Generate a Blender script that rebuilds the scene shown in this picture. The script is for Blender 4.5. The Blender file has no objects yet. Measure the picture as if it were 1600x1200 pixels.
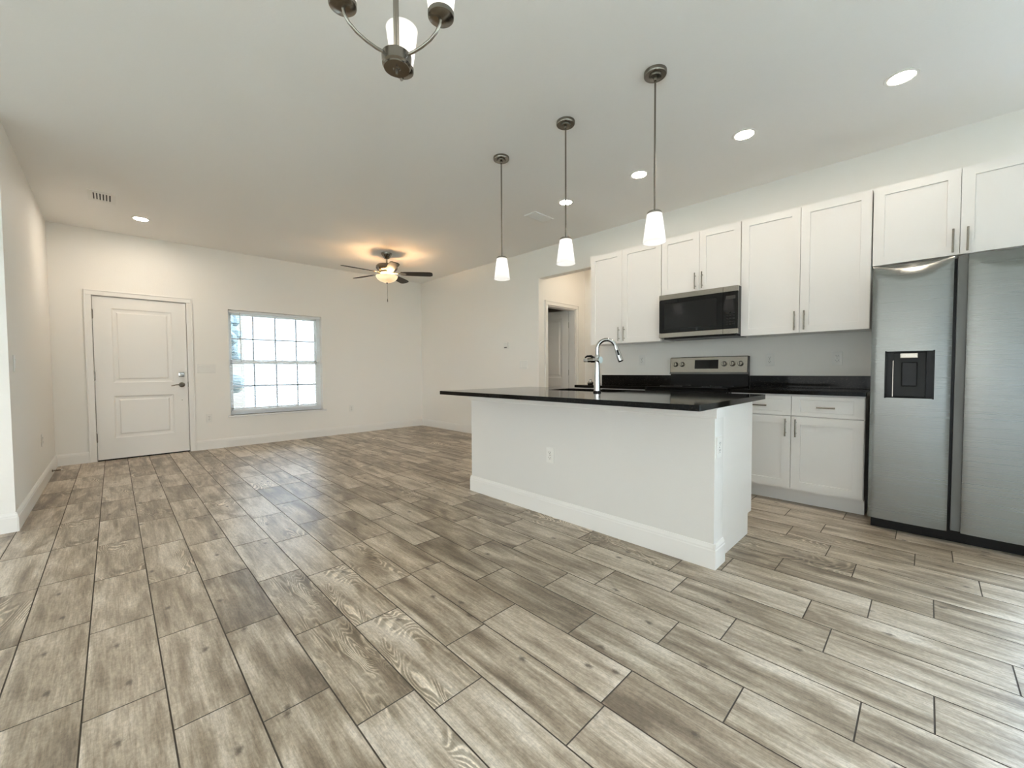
import bpy, bmesh, math, random
from mathutils import Vector, Matrix

random.seed(7)
SC = bpy.context.scene
COL = SC.collection
PI = math.pi

# ------------------------------------------------------------------ camera
H = 2.80                                   # ceiling height
CAM_Z = 1.0792
PITCH, YAW, ROLL = math.radians(-1.9139), math.radians(44.3976), math.radians(-0.3312)
F_PX = 635.87                              # focal length in pixels of a 1600 px wide frame
fw = Vector((math.sin(YAW) * math.cos(PITCH), math.cos(YAW) * math.cos(PITCH), math.sin(PITCH)))
rt = Vector((math.cos(YAW), -math.sin(YAW), 0))
up = rt.cross(fw)
r2 = rt * math.cos(ROLL) + up * math.sin(ROLL)
u2 = -rt * math.sin(ROLL) + up * math.cos(ROLL)
cam_data = bpy.data.cameras.new('camera')
cam_data.sensor_fit = 'HORIZONTAL'
cam_data.sensor_width = 36.0
cam_data.lens = F_PX / 1600.0 * 36.0
cam_data.clip_start = 0.02
cam_data.clip_end = 200
cam = bpy.data.objects.new('camera', cam_data)
COL.objects.link(cam)
M3 = Matrix((r2, u2, -fw)).transposed()
cam.matrix_world = Matrix.Translation((0, 0, CAM_Z)) @ M3.to_4x4()
SC.camera = cam

# ------------------------------------------------------------------ world, daylight, exposure
world = bpy.data.worlds.new('sky')
SC.world = world
world.use_nodes = True
bg = world.node_tree.nodes['Background']
bg.inputs['Color'].default_value = (0.86, 0.93, 1.0, 1)
# hazy sky, brightest on the sunny side behind the viewer, dimmer at the shaded street front
SKY_FRONT, SKY_SUN, SKY_SIDE, SKY_LANAI = 0.75, 3.6, 0.3, 20.0
wn, wl = world.node_tree.nodes, world.node_tree.links
geo = wn.new('ShaderNodeTexCoord')
sepw = wn.new('ShaderNodeSeparateXYZ')
wl.new(geo.outputs['Generated'], sepw.inputs[0])


def wmath(op, a, b_):
    n = wn.new('ShaderNodeMath')
    n.operation = op
    for i, v in enumerate((a, b_)):
        if hasattr(v, 'links'):
            wl.new(v, n.inputs[i])
        else:
            n.inputs[i].default_value = v
    return n.outputs[0]


sun_side = wmath('MULTIPLY', wmath('MAXIMUM', wmath('MULTIPLY', sepw.outputs['Y'], -1.0), 0.0), SKY_SUN)
left_side = wmath('MULTIPLY', wmath('MAXIMUM', wmath('MULTIPLY', sepw.outputs['X'], -1.0), 0.0), SKY_SIDE)
east = wmath('MAXIMUM', sepw.outputs['X'], 0.0)
right_side = wmath('MULTIPLY', east, SKY_LANAI)
tint = wn.new('ShaderNodeMix')
tint.data_type = 'RGBA'
tint.inputs[6].default_value = (0.98, 0.99, 0.96, 1)
tint.inputs[7].default_value = (0.60, 0.79, 1.0, 1)
wl.new(wmath('MINIMUM', wmath('MULTIPLY', east, 2.0), 1.0), tint.inputs['Factor'])
wl.new(tint.outputs[2], bg.inputs['Color'])
wl.new(wmath('ADD', wmath('ADD', wmath('ADD', sun_side, left_side), right_side), SKY_FRONT), bg.inputs['Strength'])


def portal(name, loc, rot, sx, sy):
    d = bpy.data.lights.new(name, 'AREA')
    d.shape = 'RECTANGLE'
    d.size, d.size_y = sx, sy
    d.cycles.is_portal = True
    o = bpy.data.objects.new(name, d)
    o.location, o.rotation_euler = loc, rot
    COL.objects.link(o)


portal('daylight_front_window', (1.83, 7.22, 1.21), (-PI / 2, 0, 0), 1.3, 1.55)
portal('daylight_sliding_door', (4.47, -1.70, 1.05), (0, PI / 2, 0), 2.1, 1.9)
portal('daylight_added_rear_window', (-1.45, -2.98, 1.2), (PI / 2, 0, 0), 2.9, 1.8)  # portal of the added rear window
portal('daylight_added_dining_window', (-3.36, 1.0, 1.35), (0, -PI / 2, 0), 1.5, 2.9)  # portal of the added dining-side window

SC.view_settings.view_transform = 'Standard'
SC.view_settings.look = 'None'
SC.view_settings.gamma = 1.0
SC.view_settings.exposure = 1.60
SC.view_settings.use_curve_mapping = False
SC.cycles.diffuse_bounces = 6
SC.cycles.max_bounces = 12
SC.cycles.transparent_max_bounces = 16
CAN_POWER, ENTRY_POWER = 42.0, 112.0
WARM = (1.0, 0.86, 0.71)

# ------------------------------------------------------------------ materials


def mat(name, color, rough=0.5, metal=0.0, emit=None, estr=0.0, spec=None, coat=0.0):
    m = bpy.data.materials.new(name)
    m.use_nodes = True
    b = m.node_tree.nodes['Principled BSDF']
    b.inputs['Base Color'].default_value = (*color, 1)
    b.inputs['Roughness'].default_value = rough
    b.inputs['Metallic'].default_value = metal
    if spec is not None:
        b.inputs['Specular IOR Level'].default_value = spec
    if coat:
        b.inputs['Coat Weight'].default_value = coat
    if emit:
        b.inputs['Emission Color'].default_value = (*emit, 1)
        b.inputs['Emission Strength'].default_value = estr
    return m


def N(m, t, **kw):
    n = m.node_tree.nodes.new(t)
    for k, v in kw.items():
        if k in n.inputs:
            n.inputs[k].default_value = v
        else:
            setattr(n, k, v)
    return n


def L(m, a, b):
    m.node_tree.links.new(a, b)


def bump_noise(m, scale, strength, dist=0.002, detail=4):
    b = m.node_tree.nodes['Principled BSDF']
    tc = N(m, 'ShaderNodeTexCoord')
    nz = N(m, 'ShaderNodeTexNoise')
    nz.inputs['Scale'].default_value = scale
    nz.inputs['Detail'].default_value = detail
    bp = N(m, 'ShaderNodeBump')
    bp.inputs['Strength'].default_value = strength
    bp.inputs['Distance'].default_value = dist
    L(m, tc.outputs['Object'], nz.inputs['Vector'])
    L(m, nz.outputs['Fac'], bp.inputs['Height'])
    L(m, bp.outputs['Normal'], b.inputs['Normal'])
    return nz


WALL = mat('wall_paint', (0.85, 0.83, 0.785), 0.6, spec=0.3)
bump_noise(WALL, 90, 0.25)
CEIL = mat('ceiling_paint', (0.89, 0.875, 0.85), 0.8, spec=0.2)
bump_noise(CEIL, 60, 0.35)
TRIM = mat('white_trim', (0.82, 0.805, 0.77), 0.35)
DOORW = mat('white_door', (0.82, 0.805, 0.77), 0.38)
CAB = mat('white_cabinet', (0.84, 0.82, 0.79), 0.32)
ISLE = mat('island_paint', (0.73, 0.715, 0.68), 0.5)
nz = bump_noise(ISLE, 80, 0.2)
PLATE = mat('white_plastic', (0.80, 0.79, 0.75), 0.3)
SLOT = mat('dark_slot', (0.03, 0.028, 0.025), 0.6)
NICKEL = mat('brushed_nickel', (0.33, 0.305, 0.27), 0.25, 1.0)
DARKNICKEL = mat('dark_nickel', (0.24, 0.22, 0.19), 0.22, 1.0)
CHROME = mat('chrome', (0.52, 0.52, 0.51), 0.10, 1.0)
BLACKM = mat('black_plastic', (0.012, 0.012, 0.012), 0.25, spec=0.2)
BLACKG = mat('black_glass', (0.006, 0.006, 0.006), 0.05, spec=0.3)
MWWIN = mat('microwave_window', (0.012, 0.012, 0.012), 0.05, spec=0.3)
GREYP = mat('grey_plastic', (0.022, 0.022, 0.021), 0.35, spec=0.2)
GASKET = mat('fridge_grey', (0.16, 0.16, 0.15), 0.45, 0.3)
BLADE = mat('fan_blade_wood', (0.018, 0.012, 0.009), 0.45, spec=0.25)
BRONZE = mat('bronze_door_stop', (0.12, 0.09, 0.06), 0.4, 0.8)
STICKER = mat('pale_sticker', (0.68, 0.80, 0.84), 0.4)
CLEARP = mat('smoky_clear_plastic', (0.35, 0.33, 0.30), 0.1)
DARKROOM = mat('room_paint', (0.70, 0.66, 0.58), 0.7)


def steel_mat(name, base, rough, horiz=True):
    m = mat(name, base, rough, 1.0)
    b = m.node_tree.nodes['Principled BSDF']
    tc = N(m, 'ShaderNodeTexCoord')
    mp = N(m, 'ShaderNodeMapping')
    mp.inputs['Scale'].default_value = (0.7, 0.7, 420) if horiz else (420, 420, 0.7)
    nz = N(m, 'ShaderNodeTexNoise')
    nz.inputs['Scale'].default_value = 1.0
    nz.inputs['Detail'].default_value = 3
    rr = N(m, 'ShaderNodeMapRange')
    rr.inputs['To Min'].default_value = rough - 0.06
    rr.inputs['To Max'].default_value = rough + 0.06
    bp = N(m, 'ShaderNodeBump')
    bp.inputs['Strength'].default_value = 0.02
    bp.inputs['Distance'].default_value = 0.0002
    b.inputs['Anisotropic'].default_value = 0.55
    b.inputs['Anisotropic Rotation'].default_value = 0.25
    L(m, tc.outputs['Object'], mp.inputs['Vector'])
    L(m, mp.outputs['Vector'], nz.inputs['Vector'])
    L(m, nz.outputs['Fac'], rr.inputs['Value'])
    L(m, rr.outputs['Result'], b.inputs['Roughness'])
    L(m, nz.outputs['Fac'], bp.inputs['Height'])
    L(m, bp.outputs['Normal'], b.inputs['Normal'])
    return m


STEEL = steel_mat('stainless_steel', (0.235, 0.24, 0.228), 0.26)
STEELW = steel_mat('stainless_trim', (0.40, 0.37, 0.325), 0.23)


def granite():
    m = mat('black_granite', (0.012, 0.011, 0.010), 0.06, spec=0.14)
    b = m.node_tree.nodes['Principled BSDF']
    tc = N(m, 'ShaderNodeTexCoord')
    nz = N(m, 'ShaderNodeTexNoise')
    nz.inputs['Scale'].default_value = 95
    nz.inputs['Detail'].default_value = 8
    nz.inputs['Roughness'].default_value = 0.7
    cr = N(m, 'ShaderNodeValToRGB')
    e = cr.color_ramp.elements
    e[0].position, e[0].color = 0.55, (0.006, 0.0055, 0.005, 1)
    e[1].position, e[1].color = 0.80, (0.10, 0.085, 0.065, 1)
    L(m, tc.outputs['Object'], nz.inputs['Vector'])
    L(m, nz.outputs['Fac'], cr.inputs['Fac'])
    L(m, cr.outputs['Color'], b.inputs['Base Color'])
    return m


GRANITE = granite()


def shade_glass(name, tint, estr):
    m = bpy.data.materials.new(name)
    m.use_nodes = True
    nt = m.node_tree
    nt.nodes.clear()
    out = nt.nodes.new('ShaderNodeOutputMaterial')
    tr = nt.nodes.new('ShaderNodeBsdfTranslucent')
    tr.inputs['Color'].default_value = (*tint, 1)
    df = nt.nodes.new('ShaderNodeBsdfDiffuse')
    df.inputs['Color'].default_value = (*tint, 1)
    mx = nt.nodes.new('ShaderNodeMixShader')
    mx.inputs[0].default_value = 0.35
    em = nt.nodes.new('ShaderNodeEmission')
    em.inputs['Color'].default_value = (*tint, 1)
    em.inputs['Strength'].default_value = estr
    ad = nt.nodes.new('ShaderNodeAddShader')
    nt.links.new(tr.outputs[0], mx.inputs[1])
    nt.links.new(df.outputs[0], mx.inputs[2])
    nt.links.new(mx.outputs[0], ad.inputs[0])
    nt.links.new(em.outputs[0], ad.inputs[1])
    nt.links.new(ad.outputs[0], out.inputs['Surface'])
    return m


FROST = shade_glass('frosted_glass', (0.92, 0.91, 0.90), 0.06)
BULB = mat('lit_bulb', (1, 1, 1), 0.5, emit=(1.0, 0.95, 0.88), estr=1.0)
LENS = mat('lit_lens', (1, 1, 1), 0.5, emit=WARM, estr=CAN_POWER)
LENS_HALL = mat('dim_lit_lens', (1, 1, 1), 0.5, emit=(1.0, 0.84, 0.66), estr=52.0)
LENS_ENTRY = mat('bright_lit_lens', (1, 1, 1), 0.5, emit=WARM, estr=ENTRY_POWER)
BULB_UP = mat('chandelier_bulb', (1, 1, 1), 0.5, emit=(1.0, 0.92, 0.82), estr=2.2)


def amber_bowl():
    m = mat('amber_glass', (0.85, 0.68, 0.45), 0.3)
    b = m.node_tree.nodes['Principled BSDF']
    tc = N(m, 'ShaderNodeTexCoord')
    nz = N(m, 'ShaderNodeTexNoise')
    nz.inputs['Scale'].default_value = 9
    nz.inputs['Detail'].default_value = 3
    cr = N(m, 'ShaderNodeValToRGB')
    e = cr.color_ramp.elements
    e[0].position, e[0].color = 0.35, (0.80, 0.46, 0.22, 1)
    e[1].position, e[1].color = 0.60, (1.0, 0.84, 0.52, 1)
    L(m, tc.outputs['Object'], nz.inputs['Vector'])
    L(m, nz.outputs['Fac'], cr.inputs['Fac'])
    L(m, cr.outputs['Color'], b.inputs['Emission Color'])
    b.inputs['Emission Strength'].default_value = 0.27
    return m


AMBER = amber_bowl()


def pane_mat():
    m = bpy.data.materials.new('window_glass')
    m.use_nodes = True
    nt = m.node_tree
    nt.nodes.clear()
    out = nt.nodes.new('ShaderNodeOutputMaterial')
    tr = nt.nodes.new('ShaderNodeBsdfTransparent')
    tr.inputs['Color'].default_value = (0.98, 0.98, 0.98, 1)
    gl = nt.nodes.new('ShaderNodeBsdfGlossy')
    gl.inputs['Roughness'].default_value = 0.02
    fr = nt.nodes.new('ShaderNodeFresnel')
    fr.inputs['IOR'].default_value = 1.3
    mx = nt.nodes.new('ShaderNodeMixShader')
    nt.links.new(fr.outputs[0], mx.inputs[0])
    nt.links.new(tr.outputs[0], mx.inputs[1])
    nt.links.new(gl.outputs[0], mx.inputs[2])
    nt.links.new(mx.outputs[0], out.inputs['Surface'])
    return m


PANE = pane_mat()
BLIND = mat('blind_vinyl', (0.86, 0.87, 0.87), 0.4)
VINYL = mat('window_vinyl', (0.88, 0.89, 0.89), 0.35)


def tile_mat():
    m = mat('wood_look_tile', (0.5, 0.45, 0.38), 0.3)
    b = m.node_tree.nodes['Principled BSDF']
    uv = N(m, 'ShaderNodeUVMap')
    at = N(m, 'ShaderNodeAttribute')
    at.attribute_name = 'tile'
    sep = N(m, 'ShaderNodeSeparateColor')
    L(m, at.outputs['Color'], sep.inputs[0])

    def noise(sx, sy, detail=5, rough=0.6, distort=0.0):
        mp = N(m, 'ShaderNodeMapping')
        mp.inputs['Scale'].default_value = (sx, sy, 1)
        n = N(m, 'ShaderNodeTexNoise')
        n.inputs['Scale'].default_value = 1
        n.inputs['Detail'].default_value = detail
        n.inputs['Roughness'].default_value = rough
        n.inputs['Distortion'].default_value = distort
        L(m, uv.outputs['UV'], mp.inputs['Vector'])
        L(m, mp.outputs['Vector'], n.inputs['Vector'])
        return n.outputs['Fac']

    def math_(op, a, b_, clamp=False):
        n = N(m, 'ShaderNodeMath')
        n.operation = op
        n.use_clamp = clamp
        for i, v in enumerate((a, b_)):
            if hasattr(v, 'links'):
                L(m, v, n.inputs[i])
            else:
                n.inputs[i].default_value = v
        return n.outputs[0]

    def ramp(fac, stops):
        cr = N(m, 'ShaderNodeValToRGB')
        el = cr.color_ramp.elements
        while len(el) < len(stops):
            el.new(0.5)
        for e, (p, c) in zip(el, stops):
            e.position, e.color = p, (*c, 1)
        L(m, fac, cr.inputs['Fac'])
        return cr.outputs['Color']

    def mix(fac, a, b_, mode='MIX'):
        n = N(m, 'ShaderNodeMix')
        n.data_type = 'RGBA'
        n.blend_type = mode
        if hasattr(fac, 'links'):
            L(m, fac, n.inputs['Factor'])
        else:
            n.inputs['Factor'].default_value = fac
        for s, v in ((6, a), (7, b_)):
            if hasattr(v, 'links'):
                L(m, v, n.inputs[s])
            else:
                n.inputs[s].default_value = (*v, 1)
        return n.outputs[2]

    streak = noise(1.7, 15, 5, 0.60, 0.5)       # long soft streaks
    patch = noise(2.0, 6.5, 2, 0.45, 1.2)       # broad dark and light patches
    thin = noise(4.0, 55, 5, 0.65, 0.3)         # thin grain lines
    fine = noise(16, 170, 4, 0.7)               # pores along the grain
    worn = noise(60, 75, 5, 0.75)               # worn, sandblasted mottling
    base = math_('ADD', math_('MULTIPLY', streak, 0.42), math_('MULTIPLY', patch, 0.36))
    base = math_('ADD', base, math_('MULTIPLY', thin, 0.22))
    shift = math_('MULTIPLY', math_('SUBTRACT', sep.outputs[0], 0.5), 0.11)
    base = math_('ADD', base, shift)
    col = ramp(base, [(0.37, (0.180, 0.137, 0.096)), (0.455, (0.318, 0.252, 0.182)),
                      (0.525, (0.475, 0.395, 0.302)), (0.60, (0.660, 0.578, 0.478))])
    col = mix(0.5, col, ramp(fine, [(0.36, (0.58, 0.56, 0.53)), (0.58, (1.12, 1.12, 1.12))]), 'MULTIPLY')
    col = mix(0.5, col, ramp(worn, [(0.40, (0.66, 0.65, 0.63)), (0.60, (1.18, 1.18, 1.17))]), 'MULTIPLY')
    # cathedral growth rings on some of the tiles: contour lines of a soft field
    field = noise(1.5, 4.6, 2.0, 0.55, 0.9)
    wave = math_('SINE', math_('ADD', math_('MULTIPLY', field, 150.0), math_('MULTIPLY', worn, 2.5)), 0.0)
    wave = math_('ADD', math_('MULTIPLY', wave, 0.5), 0.5)
    ring = ramp(wave, [(0.15, (0.58, 0.56, 0.52)), (0.62, (0.74, 0.73, 0.70)), (0.92, (1.42, 1.43, 1.44))])
    gate = math_('GREATER_THAN', sep.outputs[1], 0.84)
    where = math_('MULTIPLY', gate, math_('MULTIPLY', math_('SUBTRACT', noise(2.4, 7, 2), 0.46), 9.0, True))
    col = mix(math_('MULTIPLY', where, 0.9, True), col, mix(1.0, col, ring, 'MULTIPLY'))
    # knots
    mk = N(m, 'ShaderNodeMapping')
    mk.inputs['Scale'].default_value = (3.0, 5.2, 1)
    vo = N(m, 'ShaderNodeTexVoronoi')
    vo.voronoi_dimensions = '2D'
    vo.inputs['Scale'].default_value = 1.0
    L(m, uv.outputs['UV'], mk.inputs['Vector'])
    L(m, mk.outputs['Vector'], vo.inputs['Vector'])
    d = math_('ADD', vo.outputs['Distance'], math_('MULTIPLY', math_('SUBTRACT', worn, 0.5), 0.10))
    kn = ramp(d, [(0.02, (1, 1, 1)), (0.075, (0, 0, 0))])
    vs = N(m, 'ShaderNodeSeparateColor')
    L(m, vo.outputs['Color'], vs.inputs[0])
    kg = math_('GREATER_THAN', vs.outputs[0], 0.55)
    kf = math_('MULTIPLY', kg, kn)
    col = mix(math_('MULTIPLY', kf, 0.85), col, (0.085, 0.062, 0.045))
    L(m, col, b.inputs['Base Color'])
    rr = N(m, 'ShaderNodeMapRange')
    rr.inputs['To Min'].default_value = 0.26
    rr.inputs['To Max'].default_value = 0.42
    L(m, worn, rr.inputs['Value'])
    L(m, rr.outputs['Result'], b.inputs['Roughness'])
    bp = N(m, 'ShaderNodeBump')
    bp.inputs['Strength'].default_value = 0.12
    bp.inputs['Distance'].default_value = 0.001
    L(m, fine, bp.inputs['Height'])
    L(m, bp.outputs['Normal'], b.inputs['Normal'])
    return m


TILE = tile_mat()
GROUT = mat('grout', (0.105, 0.088, 0.070), 0.8)

# ------------------------------------------------------------------ mesh helpers


class MB:
    def __init__(self):
        self.bm = bmesh.new()

    def box(self, x0, x1, y0, y1, z0, z1, bevel=0.0, seg=2):
        t = bmesh.new()
        r = bmesh.ops.create_cube(t, size=1)
        for v in t.verts:
            v.co = Vector((x0 + (v.co.x + .5) * (x1 - x0), y0 + (v.co.y + .5) * (y1 - y0), z0 + (v.co.z + .5) * (z1 - z0)))
        if bevel:
            bmesh.ops.bevel(t, geom=list(t.edges), offset=bevel, segments=seg, affect='EDGES', profile=0.6)
        self._merge(t)
        return self

    def _merge(self, t, mtx=None):
        me = bpy.data.meshes.new('tmp')
        t.to_mesh(me)
        t.free()
        if mtx:
            me.transform(mtx)
        self.bm.from_mesh(me)
        bpy.data.meshes.remove(me)

    def cyl(self, p0, p1, r0, r1=None, seg=24, caps=True):
        r1 = r0 if r1 is None else r1
        p0, p1 = Vector(p0), Vector(p1)
        d = p1 - p0
        t = bmesh.new()
        bmesh.ops.create_cone(t, cap_ends=caps, cap_tris=False, segments=seg, radius1=r0, radius2=r1, depth=d.length)
        q = Vector((0, 0, 1)).rotation_difference(d.normalized()).to_matrix().to_4x4()
        self._merge(t, Matrix.Translation((p0 + p1) / 2) @ q)
        return self

    def ball(self, c, r, sx=1, sy=1, sz=1, seg=20):
        t = bmesh.new()
        bmesh.ops.create_uvsphere(t, u_segments=seg, v_segments=seg // 2, radius=r)
        self._merge(t, Matrix.Translation(c) @ Matrix.Diagonal((sx, sy, sz, 1)))
        return self

    def lathe(self, prof, c=(0, 0, 0), seg=36, axis=None):
        """prof: (radius, height) pairs from one end to the other, turned about z (or about axis)"""
        t = bmesh.new()
        rings = []
        for r, z in prof:
            if r < 1e-6:
                rings.append([t.verts.new((0, 0, z))])
            else:
                rings.append([t.verts.new((r * math.cos(2 * PI * i / seg), r * math.sin(2 * PI * i / seg), z)) for i in range(seg)])
        for a, b in zip(rings, rings[1:]):
            for i in range(seg):
                j = (i + 1) % seg
                if len(a) == 1 and len(b) == 1:
                    continue
                if len(a) == 1:
                    t.faces.new((a[0], b[i], b[j]))
                elif len(b) == 1:
                    t.faces.new((a[i], b[0], a[j]))
                else:
                    t.faces.new((a[i], b[i], b[j], a[j]))
        bmesh.ops.recalc_face_normals(t, faces=t.faces)
        mtx = Matrix.Translation(c)
        if axis is not None:
            mtx = mtx @ Vector((0, 0, 1)).rotation_difference(Vector(axis).normalized()).to_matrix().to_4x4()
        self._merge(t, mtx)
        return self

    def tube(self, pts, r, seg=12):
        """sweep a circle along the points; r is one radius or one per point"""
        pts = [Vector(p) for p in pts]
        rs = r if isinstance(r, (list, tuple)) else [r] * len(pts)
        t = bmesh.new()
        rings = []
        prev = None
        for i, p in enumerate(pts):
            a = pts[max(i - 1, 0)]
            b = pts[min(i + 1, len(pts) - 1)]
            tan = (b - a).normalized()
            if prev is None:
                ref = Vector((0, 0, 1)) if abs(tan.z) < 0.9 else Vector((1, 0, 0))
                n = tan.cross(ref).normalized()
            else:
                n = (prev - tan * prev.dot(tan)).normalized()
            prev = n
            bn = tan.cross(n)
            rings.append([t.verts.new(p + n * rs[i] * math.cos(2 * PI * k / seg) + bn * rs[i] * math.sin(2 * PI * k / seg)) for k in range(seg)])
        for a, b in zip(rings, rings[1:]):
            for k in range(seg):
                t.faces.new((a[k], a[(k + 1) % seg], b[(k + 1) % seg], b[k]))
        t.faces.new(rings[0][::-1])
        t.faces.new(rings[-1])
        bmesh.ops.recalc_face_normals(t, faces=t.faces)
        self._merge(t)
        return self

    def prism(self, poly, axis, a, b):
        """extrude polygon (list of 2-D points) along an axis between a and b"""
        t = bmesh.new()

        def P(u, v, w):
            return {'x': (w, u, v), 'y': (u, w, v), 'z': (u, v, w)}[axis]
        A = [t.verts.new(P(u, v, a)) for u, v in poly]
        B = [t.verts.new(P(u, v, b)) for u, v in poly]
        t.faces.new(A)
        t.faces.new(B[::-1])
        n = len(poly)
        for i in range(n):
            t.faces.new((A[i], B[i], B[(i + 1) % n], A[(i + 1) % n]))
        bmesh.ops.recalc_face_normals(t, faces=t.faces)
        self._merge(t)
        return self

    def panel(self, x0, x1, z0, z1, y, th, holes, rings, edge=0.0015):
        """door leaf facing -y with its face at y; every hole gets nested rings of (inset, depth)"""
        t = bmesh.new()
        xs = sorted({x0, x1, *[h[0] for h in holes], *[h[1] for h in holes]})
        zs = sorted({z0, z1, *[h[2] for h in holes], *[h[3] for h in holes]})

        def quad(*c):
            t.faces.new([t.verts.new(p) for p in c])
        for xa, xb in zip(xs, xs[1:]):
            for za, zb in zip(zs, zs[1:]):
                mx, mz = (xa + xb) / 2, (za + zb) / 2
                if any(h[0] < mx < h[1] and h[2] < mz < h[3] for h in holes):
                    continue
                quad((xa, y, za), (xb, y, za), (xb, y, zb), (xa, y, zb))
        for h in holes:
            pa, pd = 0.0, 0.0
            for ins, dep in list(rings):
                a = (h[0] + pa, h[1] - pa, h[2] + pa, h[3] - pa)
                b = (h[0] + ins, h[1] - ins, h[2] + ins, h[3] - ins)
                ca = [(a[0], y + pd, a[2]), (a[1], y + pd, a[2]), (a[1], y + pd, a[3]), (a[0], y + pd, a[3])]
                cb = [(b[0], y + dep, b[2]), (b[1], y + dep, b[2]), (b[1], y + dep, b[3]), (b[0], y + dep, b[3])]
                for i in range(4):
                    j = (i + 1) % 4
                    quad(ca[i], ca[j], cb[j], cb[i])
                pa, pd = ins, dep
            quad((h[0] + pa, y + pd, h[2] + pa), (h[1] - pa, y + pd, h[2] + pa), (h[1] - pa, y + pd, h[3] - pa), (h[0] + pa, y + pd, h[3] - pa))
        yb = y + th
        quad((x0, yb, z0), (x0, yb, z1), (x1, yb, z1), (x1, yb, z0))
        quad((x0, y, z0), (x0, y, z1), (x0, yb, z1), (x0, yb, z0))
        quad((x1, y, z0), (x1, yb, z0), (x1, yb, z1), (x1, y, z1))
        quad((x0, y, z1), (x1, y, z1), (x1, yb, z1), (x0, yb, z1))
        quad((x0, y, z0), (x0, yb, z0), (x1, yb, z0), (x1, y, z0))
        bmesh.ops.remove_doubles(t, verts=t.verts, dist=1e-5)
        self._merge(t)
        return self

    def turn(self, deg, c=(0, 0, 0), axis='Z'):
        mtx = Matrix.Translation(c) @ Matrix.Rotation(math.radians(deg), 4, axis) @ Matrix.Translation(-Vector(c))
        bmesh.ops.transform(self.bm, matrix=mtx, verts=self.bm.verts)
        return self

    def shift(self, v):
        bmesh.ops.translate(self.bm, vec=Vector(v), verts=self.bm.verts)
        return self

    def build(self, name, m, parent=None, smooth=False, label=None, loc=None):
        me = bpy.data.meshes.new(name)
        self.bm.to_mesh(me)
        self.bm.free()
        mats = m if isinstance(m, (list, tuple)) else [m]
        for k in mats:
            me.materials.append(k)
        o = bpy.data.objects.new(name, me)
        COL.objects.link(o)
        if smooth:
            for p in me.polygons:
                p.use_smooth = True
            try:
                me.set_sharp_from_angle(angle=math.radians(35))
            except Exception:
                pass
        if parent:
            o.parent = parent
        if label:
            o['label'] = label
        if loc:
            o.location = loc
        return o


def thing(name, label, cat, loc=(0, 0, 0), rz=0.0, group=None, kind=None):
    o = bpy.data.objects.new(name, None)
    o.empty_display_size = 0.1
    COL.objects.link(o)
    o.location = loc
    o.rotation_euler = (0, 0, math.radians(rz))
    if label:
        o['label'] = label
    if cat:
        o['category'] = cat
    if group:
        o['group'] = group
    if kind:
        o['kind'] = kind
    return o


def struct(o, label=None, cat=None):
    o['kind'] = 'structure'
    if label:
        o['label'] = label
    if cat:
        o['category'] = cat
    return o


def dup(root, loc, label, group=None, rz=None):
    r = root.copy()
    COL.objects.link(r)
    r.location = loc
    if rz is not None:
        r.rotation_euler = (0, 0, math.radians(rz))
    r['label'] = label
    if group:
        r['group'] = group
    for ch in list(root.children):
        c = ch.copy()
        COL.objects.link(c)
        c.parent = r
        for g in list(ch.children):
            d = g.copy()
            COL.objects.link(d)
            d.parent = c
    return r


def wall_cells(mb, axis, a0, a1, b0, b1, z0, z1, holes):
    """wall slab along 'x' or 'y' from a0 to a1, thickness b0..b1, with rectangular holes (a, a, z, z)"""
    xs = sorted({a0, a1, *[h[0] for h in holes], *[h[1] for h in holes]})
    zs = sorted({z0, z1, *[h[2] for h in holes], *[h[3] for h in holes]})
    for xa, xb in zip(xs, xs[1:]):
        for za, zb in zip(zs, zs[1:]):
            mx, mz = (xa + xb) / 2, (za + zb) / 2
            if any(h[0] < mx < h[1] and h[2] < mz < h[3] for h in holes):
                continue
            if axis == 'x':
                mb.box(xa, xb, b0, b1, za, zb)
            else:
                mb.box(b0, b1, xa, xb, za, zb)
    return mb


# ------------------------------------------------------------------ room shell
XL, XR, YB, YC = -0.502, 4.377, 7.021, 4.338
XFL, YR = -3.25, -2.90                       # dining side wall and rear wall (behind the camera)
HX1, HY0, HY1 = 5.50, 2.87, 3.915            # hallway beyond the opening in the right wall
T = 0.117

# floor of wood-look tiles: rows 0.2 m wide run towards the front door
PITCHL = 0.594
PHASE = {-2: 3.121, -1: 2.397, 0: 2.163, 1: 2.005, 2: 2.383, 3: 2.266, 4: 1.894, 5: 0.72, 6: 0.416, 7: 0.723, 8: 0.558,
         9: 0.258, 10: 0.358, 11: 0.161, 12: -0.040, 13: 0.254, 14: -0.202, 15: 0.03, 16: -0.120}


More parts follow.
